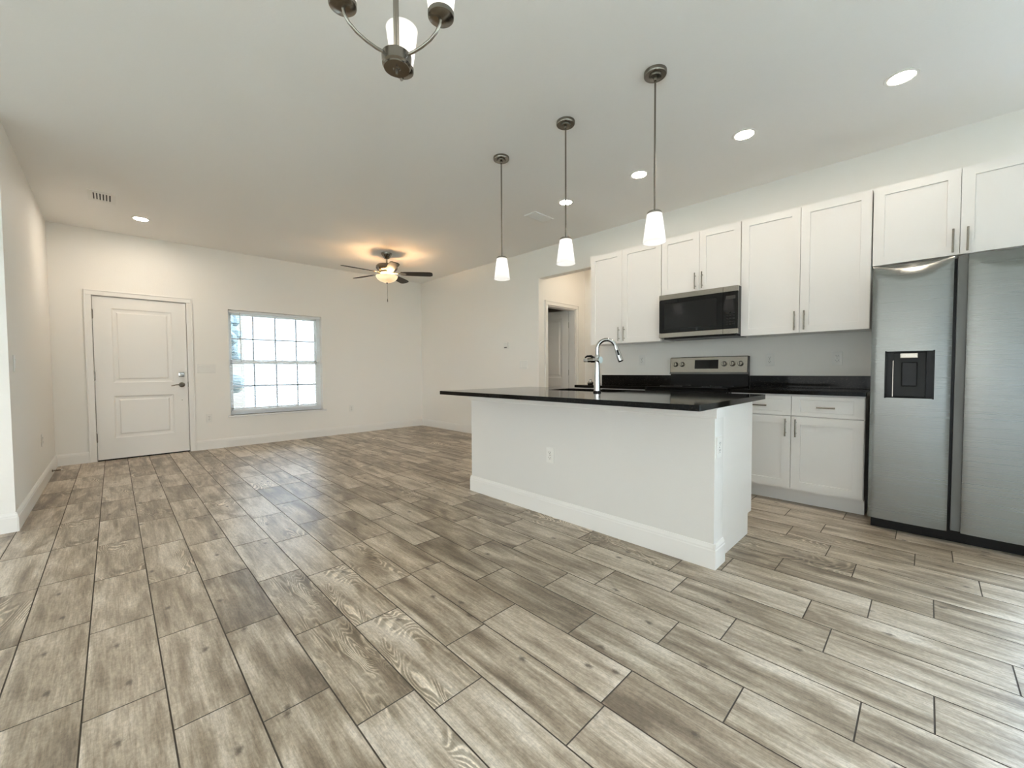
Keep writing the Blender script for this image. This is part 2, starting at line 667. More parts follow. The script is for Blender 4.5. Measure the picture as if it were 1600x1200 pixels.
def build_floor():
    bm = bmesh.new()
    uvl = bm.loops.layers.uv.new('UVMap')
    cl = bm.loops.layers.float_color.new('tile')
    g = 0.0023

    def rect(x0, x1, y0, y1, z, mi):
        f = bm.faces.new([bm.verts.new(p) for p in ((x0, y0, z), (x1, y0, z), (x1, y1, z), (x0, y1, z))])
        f.material_index = mi
        return f
    regions = [(XFL, XL, YR, YC), (XL, XR, YR, YB + 0.1), (XR, HX1, HY0, HY1), (XR + 0.12, HX1 + 1.0, HY1, YB)]
    for k in range(-18, 32):
        xa, xb = 0.1 + 0.2 * k, 0.3 + 0.2 * k
        ph = PHASE.get(k, random.uniform(0, PITCHL))
        for (rx0, rx1, ry0, ry1) in regions:
            x0, x1 = max(xa + g, rx0), min(xb - g, rx1)
            if x1 - x0 < 0.005:
                continue
            j0 = math.floor((ry0 - ph) / PITCHL)
            y = ph + j0 * PITCHL
            while y < ry1:
                rs = random.Random(hash((k, round((y - ph) / PITCHL))))
                y0, y1 = max(y + g, ry0), min(y + PITCHL - g, ry1)
                if y1 - y0 > 0.005:
                    f = rect(x0, x1, y0, y1, 0.0, 0)
                    ou, ov = rs.uniform(0, 40), rs.uniform(0, 40)
                    fl = rs.choice((-1, 1))
                    c = (rs.random(), rs.random(), rs.random(), 1)
                    for lp in f.loops:
                        lp[uvl].uv = (ou + (lp.vert.co.y - y) * fl, ov + (lp.vert.co.x - xa))
                        lp[cl] = c
                    # arrises of the tile down to the grout
                    vs = [v.co.copy() for v in f.verts]
                    for i in range(4):
                        a, b = vs[i], vs[(i + 1) % 4]
                        s = bm.faces.new([bm.verts.new(p) for p in (a, (a.x, a.y, -0.004), (b.x, b.y, -0.004), b)])
                        s.material_index = 1
                y += PITCHL
    for (rx0, rx1, ry0, ry1) in regions:
        rect(rx0, rx1, ry0, ry1, -0.0022, 1)
    me = bpy.data.meshes.new('floor')
    bm.to_mesh(me)
    bm.free()
    me.materials.append(TILE)
    me.materials.append(GROUT)
    o = bpy.data.objects.new('floor', me)
    COL.objects.link(o)
    struct(o, 'grey-brown wood-look plank tile floor with dark grout lines', 'floor')


build_floor()

m = MB()
m.box(XFL - T, XR + 2.6, YR - T, YB + T, H, H + 0.1)
struct(m.build('ceiling', CEIL), 'flat white textured ceiling with recessed lights', 'ceiling')

DX0, DX1, DZ = -0.165, 0.725, 2.012          # front door opening
WX0, WX1, WZ0, WZ1 = 1.195, 2.478, 0.453, 1.976
m = wall_cells(MB(), 'x', XL - T, HX1 + 1.1, YB, YB + 0.19, 0, H, [(DX0, DX1, 0, DZ), (WX0, WX1, WZ0, WZ1)])
struct(m.build('wall_back', WALL), 'cream back wall with the front door and window', 'wall')
m = MB().box(XL - T, XL, YC, YB, 0, H)
struct(m.build('wall_left', WALL), 'white left wall beside the front door', 'wall')
m = MB().box(XFL, XL - T, YC, YC + T, 0, H)
struct(m.build('wall_front_left', WALL), 'white wall return at the left edge', 'wall')
m = wall_cells(MB(), 'y', YR, YC + T, XFL - T, XFL, 0, H, [(-0.45, 2.45, 0.6, 2.1)])
struct(m.build('wall_far_left', WALL), 'white wall on the dining side', 'wall')
m = wall_cells(MB(), 'x', XFL - T, XR + T, YR - T, YR, 0, H, [(-2.9, 0.0, 0.3, 2.1)])
struct(m.build('wall_rear', WALL), 'white wall behind the viewer with an added window', 'wall')
OPZ = 2.390
m = wall_cells(MB(), 'y', YR, YB, XR, XR + T, 0, H, [(HY0, HY1, 0, OPZ), (-2.65, -0.75, 0, 2.10)])
struct(m.build('wall_right', WALL), 'cream right wall with cabinets and a hallway opening', 'wall')
# hallway
HDX0, HDX1, HDZ = 4.565, 5.245, 2.035
m = wall_cells(MB(), 'x', XR + T, HX1 + 1.1, HY1, HY1 + T, 0, H, [(HDX0, HDX1, 0, HDZ)])
struct(m.build('wall_hall_side', WALL), 'hallway wall with an open white door', 'wall')
m = MB().box(HX1, HX1 + T, HY0, HY1, 0, H)
struct(m.build('wall_hall_end', WALL), 'warm lit end wall of the hallway', 'wall')
m = MB().box(XR + T, HX1 + T, HY0 - T, HY0, 0, H)
struct(m.build('wall_hall_near', WALL), 'near wall of the hallway behind the cabinets', 'wall')
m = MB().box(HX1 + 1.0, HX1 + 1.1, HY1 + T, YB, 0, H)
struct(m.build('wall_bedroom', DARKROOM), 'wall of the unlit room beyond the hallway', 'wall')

# baseboards: flat board with a stepped, rounded top
BBP = [(0, 0), (0.014, 0), (0.014, 0.098), (0.0115, 0.104), (0.0115, 0.112), (0.007, 0.122), (0.004, 0.13), (0, 0.132)]


def baseboard(name, axis, a, b, face, sign, label):
    poly = [(face + sign * d, z) for d, z in BBP]
    o = MB().prism(poly, axis, a, b).build(name, TRIM)
    struct(o, label, 'baseboard')
    return o


m = MB()
m.prism([(YB - d, z) for d, z in BBP], 'x', XL, DX0 - 0.066)
m.prism([(YB - d, z) for d, z in BBP], 'x', DX1 + 0.066, XR)
struct(m.build('baseboard_back', TRIM), 'white baseboard along the back wall', 'baseboard')
m = MB()
m.prism([(XL + d, z) for d, z in BBP], 'y', YC - 0.008, YB)
struct(m.build('baseboard_left', TRIM), 'white baseboard along the left wall', 'baseboard')
m = MB()
m.prism([(YC - d, z) for d, z in BBP], 'x', XFL, XL + 0.008)
struct(m.build('baseboard_front_left', TRIM), 'white baseboard on the wall return at the left', 'baseboard')
m = MB()
m.prism([(XR - d, z) for d, z in BBP], 'y', HY1, YB)
struct(m.build('baseboard_right', TRIM), 'white baseboard along the right wall', 'baseboard')

# door casings
CAS = 0.064


def casing(mb, x0, x1, z1, face, depth=0.017):
    """three sided casing around an opening in a wall facing -y"""
    for (xa, xb, za, zb) in ((x0 - CAS, x0, 0, z1), (x1, x1 + CAS, 0, z1), (x0 - CAS, x1 + CAS, z1, z1 + CAS)):
        mb.box(xa, xb, face - depth, face, za, zb, 0.004)
        if za == 0:
            xo = xa if xa < x0 else xb - 0.014
            mb.box(xo, xo + 0.014, face - depth - 0.006, face - depth + 0.002, za, zb + CAS, 0.003)
        else:
            mb.box(xa, xb, face - depth - 0.006, face - depth + 0.002, zb - 0.014, zb, 0.003)
    return mb


m = casing(MB(), DX0, DX1, DZ, YB)
struct(m.build('trim_1', TRIM), 'white casing around the front door', 'door casing')
m = casing(MB(), HDX0, HDX1, HDZ, HY1)
struct(m.build('trim_2', TRIM), 'white casing around the hallway door', 'door casing')

# ------------------------------------------------------------------ front door
d = struct(thing('door_1', None, None, (DX0, YB, 0)), 'white two-panel front door with nickel lever and deadbolt', 'door')
W_ = DX1 - DX0
m = MB().panel(0.006, W_ - 0.006, 0.016, DZ - 0.005, 0.006, 0.044,
               [(0.165, 0.735, 0.955, 1.870), (0.165, 0.735, 0.268, 0.790)],
               [(0.012, 0.007), (0.030, 0.010), (0.046, 0.009), (0.056, 0.002)])
m.build('door_leaf', DOORW, d)
m = MB()
m.box(-0.001, 0.0035, 0.045, 0.17, 0, DZ)
m.box(W_ - 0.0035, W_ + 0.001, 0.045, 0.17, 0, DZ)
m.box(0.0, W_, 0.052, 0.17, DZ - 0.003, DZ + 0.001)
m.build('door_jamb', TRIM, d)
m = MB()
m.box(0.0, 0.018, 0.051, 0.066, 0, DZ).box(W_ - 0.018, W_, 0.051, 0.066, 0, DZ).box(0.018, W_ - 0.018, 0.051, 0.066, DZ - 0.018, DZ)
m.build('gap_strip', SLOT, d, label='dark weather strip added in the door gap against leaking light')  # dark backing added so no daylight leaks past the leaf
MB().box(0.004, W_ - 0.004, 0.004, 0.05, 0.0, 0.014, 0.002).build('threshold', BLACKM, d, label='dark door sweep and threshold')
for z in (1.787, 1.041, 0.287):
    m = MB().cyl((0.002, -0.006, z - 0.05), (0.002, -0.006, z + 0.05), 0.0075, seg=12)
    m.box(-0.004, 0.010, -0.003, 0.006, z - 0.048, z + 0.048)
    m.ball((0.002, -0.006, z + 0.053), 0.006).ball((0.002, -0.006, z - 0.053), 0.006)
    m.build('hinge', DARKNICKEL, d, True, 'dark nickel hinge')
lx = 0.822
m = MB().box(lx - 0.034, lx + 0.030, -0.012, 0.008, 1.018, 1.082, 0.008, 3)
db = m.build('deadbolt', CHROME, d, True, 'square chrome deadbolt plate')
MB().box(lx - 0.018, lx + 0.020, -0.030, -0.010, 1.030, 1.050, 0.004).build('thumb_turn', DARKNICKEL, db, True)
m = MB().lathe([(0, -0.016), (0.020, -0.016), (0.031, -0.010), (0.034, 0.0), (0.034, 0.008)], (lx, 0, 0.912), axis=(0, 1, 0))
m.cyl((lx, 0, 0.912), (lx, -0.05, 0.912), 0.012)
pts = [(lx + 0.004, -0.05, 0.912), (lx - 0.03, -0.054, 0.916), (lx - 0.065, -0.054, 0.914), (lx - 0.095, -0.052, 0.906), (lx - 0.115, -0.05, 0.901)]
m.tube(pts, [0.011, 0.009, 0.008, 0.007, 0.005])
m.build('lever_handle', DARKNICKEL, d, True, 'dark nickel lever handle')
MB().box(W_ - 0.004, W_ + 0.004, -0.002, 0.02, 0.88, 0.95).build('strike_plate', DARKNICKEL, d)
MB().cyl((0.82, 0.008, 0.707), (0.82, 0.002, 0.707), 0.005, seg=10).build('screw_hole', SLOT, d)

# ------------------------------------------------------------------ hallway door, standing open
hd = struct(thing('door_2', None, None, (HDX1, HY1 + T + 0.003, 0)), 'white two-panel hallway door standing open into a dark room', 'door')
lw = HDX1 - HDX0 - 0.010
m = MB().panel(-lw, 0, 0.010, HDZ - 0.006, 0.0, 0.035, [(-lw + 0.115, -0.115, 0.95, HDZ - 0.12), (-lw + 0.115, -0.115, 0.24, 0.80)],
               [(0.012, 0.007), (0.030, 0.010), (0.046, 0.009), (0.056, 0.002)])
m.turn(-77)
m.shift((-0.006, 0.012, 0))
m.build('door_leaf', DOORW, hd)
m = MB()
for z in (0.25, 1.04, 1.80):
    m = MB().cyl((-0.004, 0.004, z - 0.045), (-0.004, 0.004, z + 0.045), 0.0085, seg=12)
    m.box(-0.013, -0.001, -0.035, 0.004, z - 0.045, z + 0.045)
    m.build('hinge', DARKNICKEL, hd, True, 'dark nickel hinge')
m = MB()
m.box(-0.016, -0.0005, -T - 0.003, -0.0, 0, HDZ)
m.box(-(HDX1 - HDX0) + 0.0005, -(HDX1 - HDX0) + 0.016, -T - 0.003, 0.0, 0, HDZ)
m.box(-(HDX1 - HDX0), 0, -T - 0.003, 0.0, HDZ - 0.016, HDZ - 0.0005)
m.build('door_jamb', TRIM, hd)

# ------------------------------------------------------------------ front window and blind
w = struct(thing('window_1', None, None, (WX0, YB, WZ0)), 'white single-hung front window with grids and a marble sill', 'window')
ww, wh = WX1 - WX0, WZ1 - WZ0
y0, y1 = 0.095, 0.165
m = MB()
m.box(0, 0.034, y0, y1, 0, wh).box(ww - 0.050, ww, y0, y1, 0, wh).box(0.034, ww - 0.05, y0, y1, wh - 0.035, wh).box(0.034, ww - 0.05, y0, y1, 0, 0.045)
m.build('window_frame', VINYL, w)
sx0, sx1 = 0.034, ww - 0.050
midz = 0.770


def sash(name, za, zb, ya, yb, rail_top, rail_bot):
    s = MB()
    s.box(sx0, sx0 + 0.022, ya, yb, za, zb).box(sx1 - 0.022, sx1, ya, yb, za, zb)
    s.box(sx0, sx1, ya, yb, zb - rail_top, zb).box(sx0, sx1, ya, yb, za, za + rail_bot)
    so = s.build(name, VINYL, w)
    g = MB()
    gx = [sx0 + (sx1 - sx0) * i / 4 for i in (1, 2, 3)]
    ym = (ya + yb) / 2
    for x in gx:
        g.box(x - 0.009, x + 0.009, ym - 0.004, ym + 0.004, za + rail_bot, zb - rail_top)
    zm = (za + zb) / 2
    g.box(sx0 + 0.022, sx1 - 0.022, ym - 0.004, ym + 0.004, zm - 0.009, zm + 0.009)
    g.build('grid', mat('grid_vinyl', (0.45, 0.48, 0.54), 0.4), so)
    MB().box(sx0 + 0.02, sx1 - 0.02, ym + 0.006, ym + 0.010, za + rail_bot - 0.004, zb - rail_top + 0.004).build('pane', PANE, so)


sash('upper_sash', midz - 0.022, wh - 0.035, 0.132, 0.160, 0.028, 0.055)
sash('lower_sash', 0.045, midz + 0.022, 0.100, 0.128, 0.045, 0.055)
MB().box(-0.030, ww + 0.050, -0.030, 0.095, -0.026, 0.0, 0.004).build('window_sill', mat('marble_sill', (0.80, 0.80, 0.79), 0.25), w)

bl = thing('window_blind', 'white horizontal mini blind hanging in the front window, slats open', 'blind', (WX0, YB, WZ0))
MB().box(0.010, ww - 0.010, 0.032, 0.070, wh - 0.036, wh - 0.003, 0.003).build('head_rail', BLIND, bl)
m = MB()
nsl = 64
z_lo, z_hi = 0.075, wh - 0.05
for i in range(nsl):
    z = z_lo + (z_hi - z_lo) * i / (nsl - 1)
    pr = []
    for k in range(5):
        t_ = k / 4
        yy = 0.038 + 0.025 * t_
        zz = z + 0.0022 * (1 - (2 * t_ - 1) ** 2) + (t_ - 0.5) * 0.004
        pr.append((yy, zz))
    poly = pr + [(a, b - 0.0008) for a, b in reversed(pr)]
    m.prism(poly, 'x', 0.016, ww - 0.016)
m.build('slats', BLIND, bl)
MB().box(0.014, ww - 0.014, 0.040, 0.062, 0.044, 0.062, 0.003).build('bottom_rail', BLIND, bl)
for x in (0.16, ww / 2 - 0.05, ww - 0.16):
    m = MB()
    for yy in (0.037, 0.064):
        m.cyl((x, yy, 0.06), (x, yy, wh - 0.03), 0.0009, seg=6)
    m.build('ladder_cord', BLIND, bl)
MB().cyl((0.148, 0.030, wh - 0.03), (0.152, 0.030, 0.78), 0.0035, seg=8).build('tilt_wand', CLEARP, bl, True, 'clear tilt wand')

# ------------------------------------------------------------------ unseen daylight openings; both windows are added to brighten the room
s = struct(thing('door_3', None, None, (XR, -2.65, 0)), 'white-framed sliding glass door beyond the refrigerator', 'door')
m = MB()
for a, b in ((0, 0.06), (0.90, 1.00), (1.84, 1.90)):
    m.box(0.03, 0.09, a, b, 0, 2.1)
m.box(0.03, 0.09, 0, 1.9, 2.04, 2.1).box(0.03, 0.09, 0, 1.9, 0.0, 0.06)
m.build('door_frame', VINYL, s)
MB().box(0.058, 0.064, 0.06, 0.90, 0.06, 2.04).build('pane', PANE, s)
MB().box(0.058, 0.064, 1.00, 1.84, 0.06, 2.04).build('pane', PANE, s)
s = struct(thing('added_window_2', None, None, (XFL, -0.45, 0.6)), 'unseen white window added on the dining side for daylight', 'window')  # added opening, lets daylight in from the left
m = MB()
for a, b in ((0, 0.05), (1.42, 1.48), (2.85, 2.9)):
    m.box(-0.09, -0.03, a, b, 0, 1.5)
m.box(-0.09, -0.03, 0, 2.9, 1.45, 1.5).box(-0.09, -0.03, 0, 2.9, 0, 0.05)
m.build('window_frame', VINYL, s)
MB().box(-0.064, -0.058, 0.05, 2.85, 0.05, 1.45).build('pane', PANE, s)

s = struct(thing('added_window_3', None, None, (-2.9, YR, 0.3)), 'wide unseen white window added behind the viewer for daylight', 'window')  # added opening, sends daylight towards the back wall
m = MB()
for a, b in ((0, 0.05), (1.42, 1.48), (2.85, 2.9)):
    m.box(a, b, -0.09, -0.03, 0, 1.8)
m.box(0, 2.9, -0.09, -0.03, 1.75, 1.8).box(0, 2.9, -0.09, -0.03, 0, 0.05)
m.build('window_frame', VINYL, s)
MB().box(0.05, 2.85, -0.064, -0.058, 0.05, 1.75).build('pane', PANE, s)

# ------------------------------------------------------------------ outside the front window
LAWN = mat('lawn', (0.33, 0.345, 0.28), 0.9)
struct(MB().box(-25, 25, -25, 30, -0.30, -0.15).build('ground', LAWN), 'sunlit lawn outside', 'ground')
struct(MB().box(-1.2, 4.7, YB + 0.20, YB + 2.2, 2.62, 2.78).build('added_porch_ceiling', TRIM), 'white ceiling of the covered entry, added to shade the blind', 'porch ceiling')  # overhang added to keep sky light off the blind slats
struct(MB().box(4.5, 4.7, YB + 0.20, YB + 2.2, -0.15, 2.62).build('added_porch_wall', WALL), 'side wall of the covered entry, added to block the sky', 'wall')  # added to cut off the bright sky on the right
ho = thing('house', 'pale neighbouring house seen washed out through the blind', 'house', (5.6, 13.0, -0.15))
m = MB().box(-3.05, 5, 0, 4, 0, 3.4)
m.build('wall', mat('pale_stucco', (0.30, 0.31, 0.32), 0.8), ho)
MB().prism([(-0.6, 3.4), (4.6, 3.4), (2.0, 5.0)], 'x', -3.5, 5.4).build('roof', mat('pale_roof', (0.55, 0.56, 0.58), 0.8), ho)
tr = thing('tree', 'leafy green tree outside the left edge of the front window', 'tree', (1.40, 11.2, -0.15))
MB().tube([(0, 0, 0), (0.05, 0, 1.0), (0.0, 0.05, 2.2), (0.1, 0, 3.2)], [0.14, 0.12, 0.10, 0.06]).build('trunk', mat('bark', (0.16, 0.13, 0.10), 0.9), tr, True)
m = MB()
for i in range(80):
    a = random.uniform(0, 2 * PI)
    rr_ = 0.62 * math.sqrt(random.random())
    zz = random.uniform(0.5, 3.6)
    m.ball((rr_ * math.cos(a), rr_ * math.sin(a), zz), random.uniform(0.16, 0.30), 1, 1, 0.8, 10)
fo = m.build('foliage', mat('leaves', (0.018, 0.034, 0.036), 0.7), tr)

# ------------------------------------------------------------------ wall plates


def outlet(label, loc, rz, name='wall_outlet', group='duplex outlets'):
    """a plate facing -y in its own frame, then turned"""
    t = thing(name, label, 'outlet', loc, rz, group)
    MB().box(-0.036, 0.036, -0.006, 0, -0.058, 0.058, 0.003).build('cover_plate', PLATE, t)
    for s_ in (0.0195, -0.0195):
        r = MB().box(-0.0165, 0.0165, -0.0085, -0.004, s_ - 0.0145, s_ + 0.0145, 0.003).build('receptacle', PLATE, t)
        k = MB()
        k.box(-0.0085, -0.0060, -0.0092, -0.0080, s_ - 0.001, s_ + 0.008)
        k.box(0.0060, 0.0085, -0.0092, -0.0080, s_ - 0.001, s_ + 0.008)
        k.cyl((0, -0.0092, s_ - 0.007), (0, -0.0080, s_ - 0.007), 0.0028, seg=10)
        k.build('slots', SLOT, r)
    MB().cyl((0, -0.0075, 0), (0, -0.005, 0), 0.003, seg=10).build('screw', NICKEL, t)
    return t


o1 = outlet('white outlet low on the back wall between front door and window', (0.943, YB, 0.439), 0)
G = 'duplex outlets'
dup(o1, (2.95, YB, 0.434), 'white outlet low on the back wall right of the window', G)
dup(o1, (XL, 5.852, 0.444), 'white outlet low on the left wall near the front door', G, 90)
dup(o1, (2.29, 1.937, 0.452), 'white outlet in the front of the kitchen island', G, -90)
dup(o1, (2.345, 0.790, 0.655), 'white outlet on the narrow end of the kitchen island', G, 0)
dup(o1, (XR, 2.318, 1.187), 'white outlet above the black backsplash left of the range', G, -90)
dup(o1, (XR, 1.031, 1.165), 'white outlet above the backsplash just right of the range', G, -90)
dup(o1, (XR, 0.538, 1.165), 'white outlet above the backsplash next to the refrigerator', G, -90)


def switch(label, loc, rz, gangs, up_state):
    t = thing('light_switch', label, 'switch', loc, rz, 'light switches')
    hw = 0.036 + 0.023 * (gangs - 1)
    MB().box(-hw, hw, -0.006, 0, -0.060, 0.060, 0.003).build('cover_plate', PLATE, t)
    for i in range(gangs):
        x = (i - (gangs - 1) / 2) * 0.046
        m_ = MB()
        m_.prism([(-0.005, -0.033), (-0.0105 if not up_state[i] else -0.0065, -0.031), (-0.0085, 0.0), (-0.0105 if up_state[i] else -0.0065, 0.031), (-0.005, 0.033)], 'x', x - 0.0165, x + 0.0165)
        m_.build('rocker', PLATE, t)
    return t


switch('white four-gang switch plate right of the front door', (0.927, YB, 1.128), 0, 4, (1, 1, 1, 0))
switch('white three-gang switch on the right wall below the thermostat', (XR, 4.222, 1.162), -90, 3, (0, 0, 0))
switch('white single switch on the left wall near its front corner', (XL, 4.545, 1.149), 90, 1, (1,))

t = thing('thermostat', 'small square white thermostat on the right wall left of the hallway', 'thermostat', (XR, 4.579, 1.464), -90)
MB().box(-0.062, 0.062, -0.008, 0, -0.05, 0.05, 0.003).build('base_plate', PLATE, t)
th = MB().box(-0.045, 0.045, -0.028, -0.008, -0.045, 0.045, 0.005).build('housing', PLATE, t)
MB().box(-0.032, 0.028, -0.0295, -0.027, -0.036, -0.022).build('display', SLOT, th)

t = thing('door_stop', 'bronze spring door stop on the left baseboard near the front door', 'door stop', (XL + 0.014, 6.42, 0.052))
pts = [(0.003 + 0.0012 * i, 0.007 * math.cos(i * 1.05), 0.007 * math.sin(i * 1.05)) for i in range(52)]
MB().tube(pts, 0.0018, 6).build('spring', BRONZE, t, True)
MB().cyl((0, 0, 0), (0.006, 0, 0), 0.012).build('base', BRONZE, t, True)
MB().cyl((0.063, 0, 0), (0.078, 0, 0), 0.008).build('tip', PLATE, t, True)

# ------------------------------------------------------------------ ceiling fixtures
CG = 'recessed ceiling lights'
t = thing('recessed_light', 'recessed ceiling light nearest the refrigerator, largest of the row', 'ceiling light', (3.381, 0.142, H), 0, CG)
MB().lathe([(0.058, -0.001), (0.060, -0.004), (0.066, -0.0065), (0.078, -0.005), (0.082, 0.0), (0.058, 0.0)]).build('trim_ring', TRIM, t, True)
MB().cyl((0, 0, -0.0035), (0, 0, -0.0015), 0.060, seg=36).build('lens', LENS, t)
dup(t, (3.358, 0.976, H), 'recessed ceiling light second from the refrigerator, above the right wall cabinets', CG)
dup(t, (3.362, 1.815, H), 'recessed ceiling light just left of the rightmost pendant rod', CG)
dup(t, (3.364, 2.632, H), 'recessed ceiling light behind the middle pendant rod', CG)
t = thing('recessed_light', 'recessed ceiling light alone above the front door', 'ceiling light', (0.268, 6.203, H), 0, CG)
MB().lathe([(0.058, -0.001), (0.060, -0.004), (0.066, -0.0065), (0.078, -0.005), (0.082, 0.0), (0.058, 0.0)]).build('trim_ring', TRIM, t, True)
MB().cyl((0, 0, -0.0035), (0, 0, -0.0015), 0.060, seg=36).build('lens', LENS_ENTRY, t)
t = thing('recessed_light', 'recessed ceiling light inside the hallway', 'ceiling light', (4.95, 3.25, H), 0, CG)
MB().lathe([(0.058, -0.001), (0.060, -0.004), (0.066, -0.0065), (0.078, -0.005), (0.082, 0.0), (0.058, 0.0)]).build('trim_ring', TRIM, t, True)
MB().cyl((0, 0, -0.0035), (0, 0, -0.0015), 0.060, seg=36).build('lens', LENS_HALL, t)

# pendants over the island
PG = 'pendant lights over the island'
PX = 2.29


def pendant(label, y):
    t_ = thing('pendant_light', label, 'pendant light', (PX, y, H), 0, PG)
    m_ = MB().lathe([(0, 0), (0.064, 0), (0.064, -0.016), (0.060, -0.022), (0.036, -0.022), (0.034, -0.032), (0.012, -0.034), (0.010, -0.05), (0, -0.05)])
    m_.build('canopy', DARKNICKEL, t_, True)
    MB().cyl((0, 0, -0.04), (0, 0, -0.80), 0.0055, seg=14).build('rod', DARKNICKEL, t_, True)
    MB().lathe([(0, -0.788), (0.012, -0.790), (0.034, -0.795), (0.042, -0.803), (0.042, -0.812), (0, -0.812)]).build('socket_cap', NICKEL, t_, True)
    m_ = MB().lathe([(0.040, -0.808), (0.0425, -0.812), (0.064, -0.968), (0.0655, -0.976), (0.0625, -0.976), (0.0605, -0.966), (0.0395, -0.815)])
    m_.build('glass_shade', FROST, t_, True)
    m_ = MB().ball((0, 0, -0.905), 0.030, 1, 1, 1.15, 20)
    m_.cyl((0, 0, -0.88), (0, 0, -0.812), 0.013, seg=14)
    m_.build('bulb', BULB, t_, True)
    return t_


p0 = pendant('rightmost pendant light over the island, nearest the refrigerator', 1.138)
dup(p0, (PX, 1.792, H), 'middle pendant light of the three over the island', PG)
dup(p0, (PX, 2.448, H), 'leftmost pendant light over the island, nearest the living area', PG)

# chandelier
CHX, CHY, CHZ = 0.779, 1.394, 2.220
ch = thing('chandelier', 'nickel three-arm chandelier with frosted glass shades at the top edge', 'chandelier', (CHX, CHY, H))
hz = CHZ - H
MB().lathe([(0, 0), (0.062, 0), (0.062, -0.02), (0.03, -0.03), (0.01, -0.05), (0, -0.05)]).build('canopy', NICKEL, ch, True)
MB().cyl((0, 0, -0.03), (0, 0, hz + 0.02), 0.0105, seg=18).build('rod', NICKEL, ch, True)
m = MB().lathe([(0, hz + 0.030), (0.010, hz + 0.030), (0.050, hz + 0.024), (0.054, hz + 0.020), (0.052, hz - 0.014), (0.046, hz - 0.020), (0.046, hz - 0.026), (0.014, hz - 0.027),
                (0.010, hz - 0.030), (0, hz - 0.030)])
hub = m.build('hub', DARKNICKEL, ch, True)
MB().lathe([(0, hz - 0.028), (0.005, hz - 0.03), (0.004, hz - 0.045), (0, hz - 0.046)]).build('finial', NICKEL, hub, True)
for k in range(3):
    a = math.radians(54 + 120 * k)
    ca, sa = math.cos(a), math.sin(a)
    prof = [(0.040, 0.012), (0.075, 0.014), (0.110, 0.022), (0.145, 0.036), (0.170, 0.054), (0.184, 0.074), (0.190, 0.098)]
    arm = MB().tube([(r_ * ca, r_ * sa, hz + z_) for r_, z_ in prof], 0.0058, 12).build('arm', NICKEL, ch, True)
    c = (0.190 * ca, 0.190 * sa, hz + 0.090)
    cup = MB().lathe([(0, 0.0), (0.010, 0.0), (0.040, 0.004), (0.045, 0.008), (0.046, 0.022), (0.043, 0.022), (0.041, 0.012), (0, 0.012)], c).build('shade_cup', DARKNICKEL, ch, True)
    MB().lathe([(0.0, 0.014), (0.040, 0.014), (0.0425, 0.03), (0.0630, 0.170), (0.064, 0.176), (0.061, 0.176), (0.0395, 0.03), (0.038, 0.018), (0, 0.018)], c).build('glass_shade', FROST, ch, True)
    b_ = MB().ball((c[0], c[1], c[2] + 0.085), 0.029, 1, 1, 1.15, 20)
    b_.cyl((c[0], c[1], c[2] + 0.018), (c[0], c[1], c[2] + 0.065), 0.013, seg=14)
    b_.build('bulb', BULB_UP, ch, True)

# ceiling fan
fan = thing('ceiling_fan', 'five-blade dark ceiling fan with a glowing amber bowl light', 'ceiling fan', (2.905, 5.574, H))
MB().lathe([(0, 0), (0.078, 0), (0.076, -0.012), (0.050, -0.060), (0.030, -0.080), (0, -0.080)]).build('canopy', DARKNICKEL, fan, True)
MB().cyl((0, 0, -0.07), (0, 0, -0.165), 0.0125, seg=16).build('down_rod', NICKEL, fan, True)
MB().lathe([(0, -0.150), (0.030, -0.152), (0.085, -0.158), (0.135, -0.170), (0.152, -0.190), (0.154, -0.215), (0.135, -0.245), (0.105, -0.262), (0.105, -0.285), (0.085, -0.305), (0.060, -0.312), (0, -0.312)]).build('motor_housing', DARKNICKEL, fan, True)
for k in range(5):
    a = 36 + 72 * k
    m = MB()
    outl = [(0.20, -0.050), (0.30, -0.058), (0.50, -0.066), (0.62, -0.066), (0.655, -0.045), (0.66, 0.0), (0.655, 0.045), (0.62, 0.066), (0.50, 0.066), (0.30, 0.058), (0.20, 0.050)]
    m.prism(outl, 'z', -0.004, 0.004)
    m.turn(-12, (0.2, 0, 0), 'X')
    m.shift((0, 0, -0.288))
    m.turn(a)
    m.build('blade', BLADE, fan, label='dark wood fan blade')
    m = MB()
    m.prism([(0.08, -0.014), (0.17, -0.018), (0.215, -0.042), (0.26, -0.030), (0.285, 0.0), (0.26, 0.030), (0.215, 0.042), (0.17, 0.018), (0.08, 0.014)], 'z', -0.006, -0.002)
    m.turn(-12, (0.2, 0, 0), 'X')
    m.shift((0, 0, -0.288))
    m.turn(a)
    m.build('blade_iron', NICKEL, fan)
MB().lathe([(0, -0.425), (0.050, -0.420), (0.100, -0.402), (0.135, -0.375), (0.152, -0.345), (0.156, -0.328), (0.152, -0.328), (0.146, -0.345), (0.130, -0.371), (0.095, -0.396), (0, -0.418)]).build('bowl_shade', AMBER, fan, True, 'glowing amber glass bowl')
MB().cyl((0, 0, -0.30), (0, 0, -0.43), 0.012, seg=12).lathe([(0, -0.445), (0.010, -0.440), (0.013, -0.430), (0.008, -0.422)]).build('light_kit_stem', DARKNICKEL, fan, True)
m = MB().cyl((0.004, 0, -0.43), (0.004, 0, -0.66), 0.0018, seg=6)
pc = m.build('pull_chain', NICKEL, fan)
MB().lathe([(0, 0), (0.003, 0.0), (0.006, -0.025), (0.004, -0.045), (0, -0.047)], (0.004, 0, -0.66)).build('chain_fob', DARKNICKEL, pc, True)
FANB = mat('fan_bulb', (1, 1, 1), 0.5, emit=(1.0, 0.66, 0.36), estr=100.0)
for k in range(3):
    a = math.radians(20 + 120 * k)
    MB().ball((0.082 * math.cos(a), 0.082 * math.sin(a), -0.352), 0.026, 1, 1, 1, 14).build('bulb', FANB, fan, True)

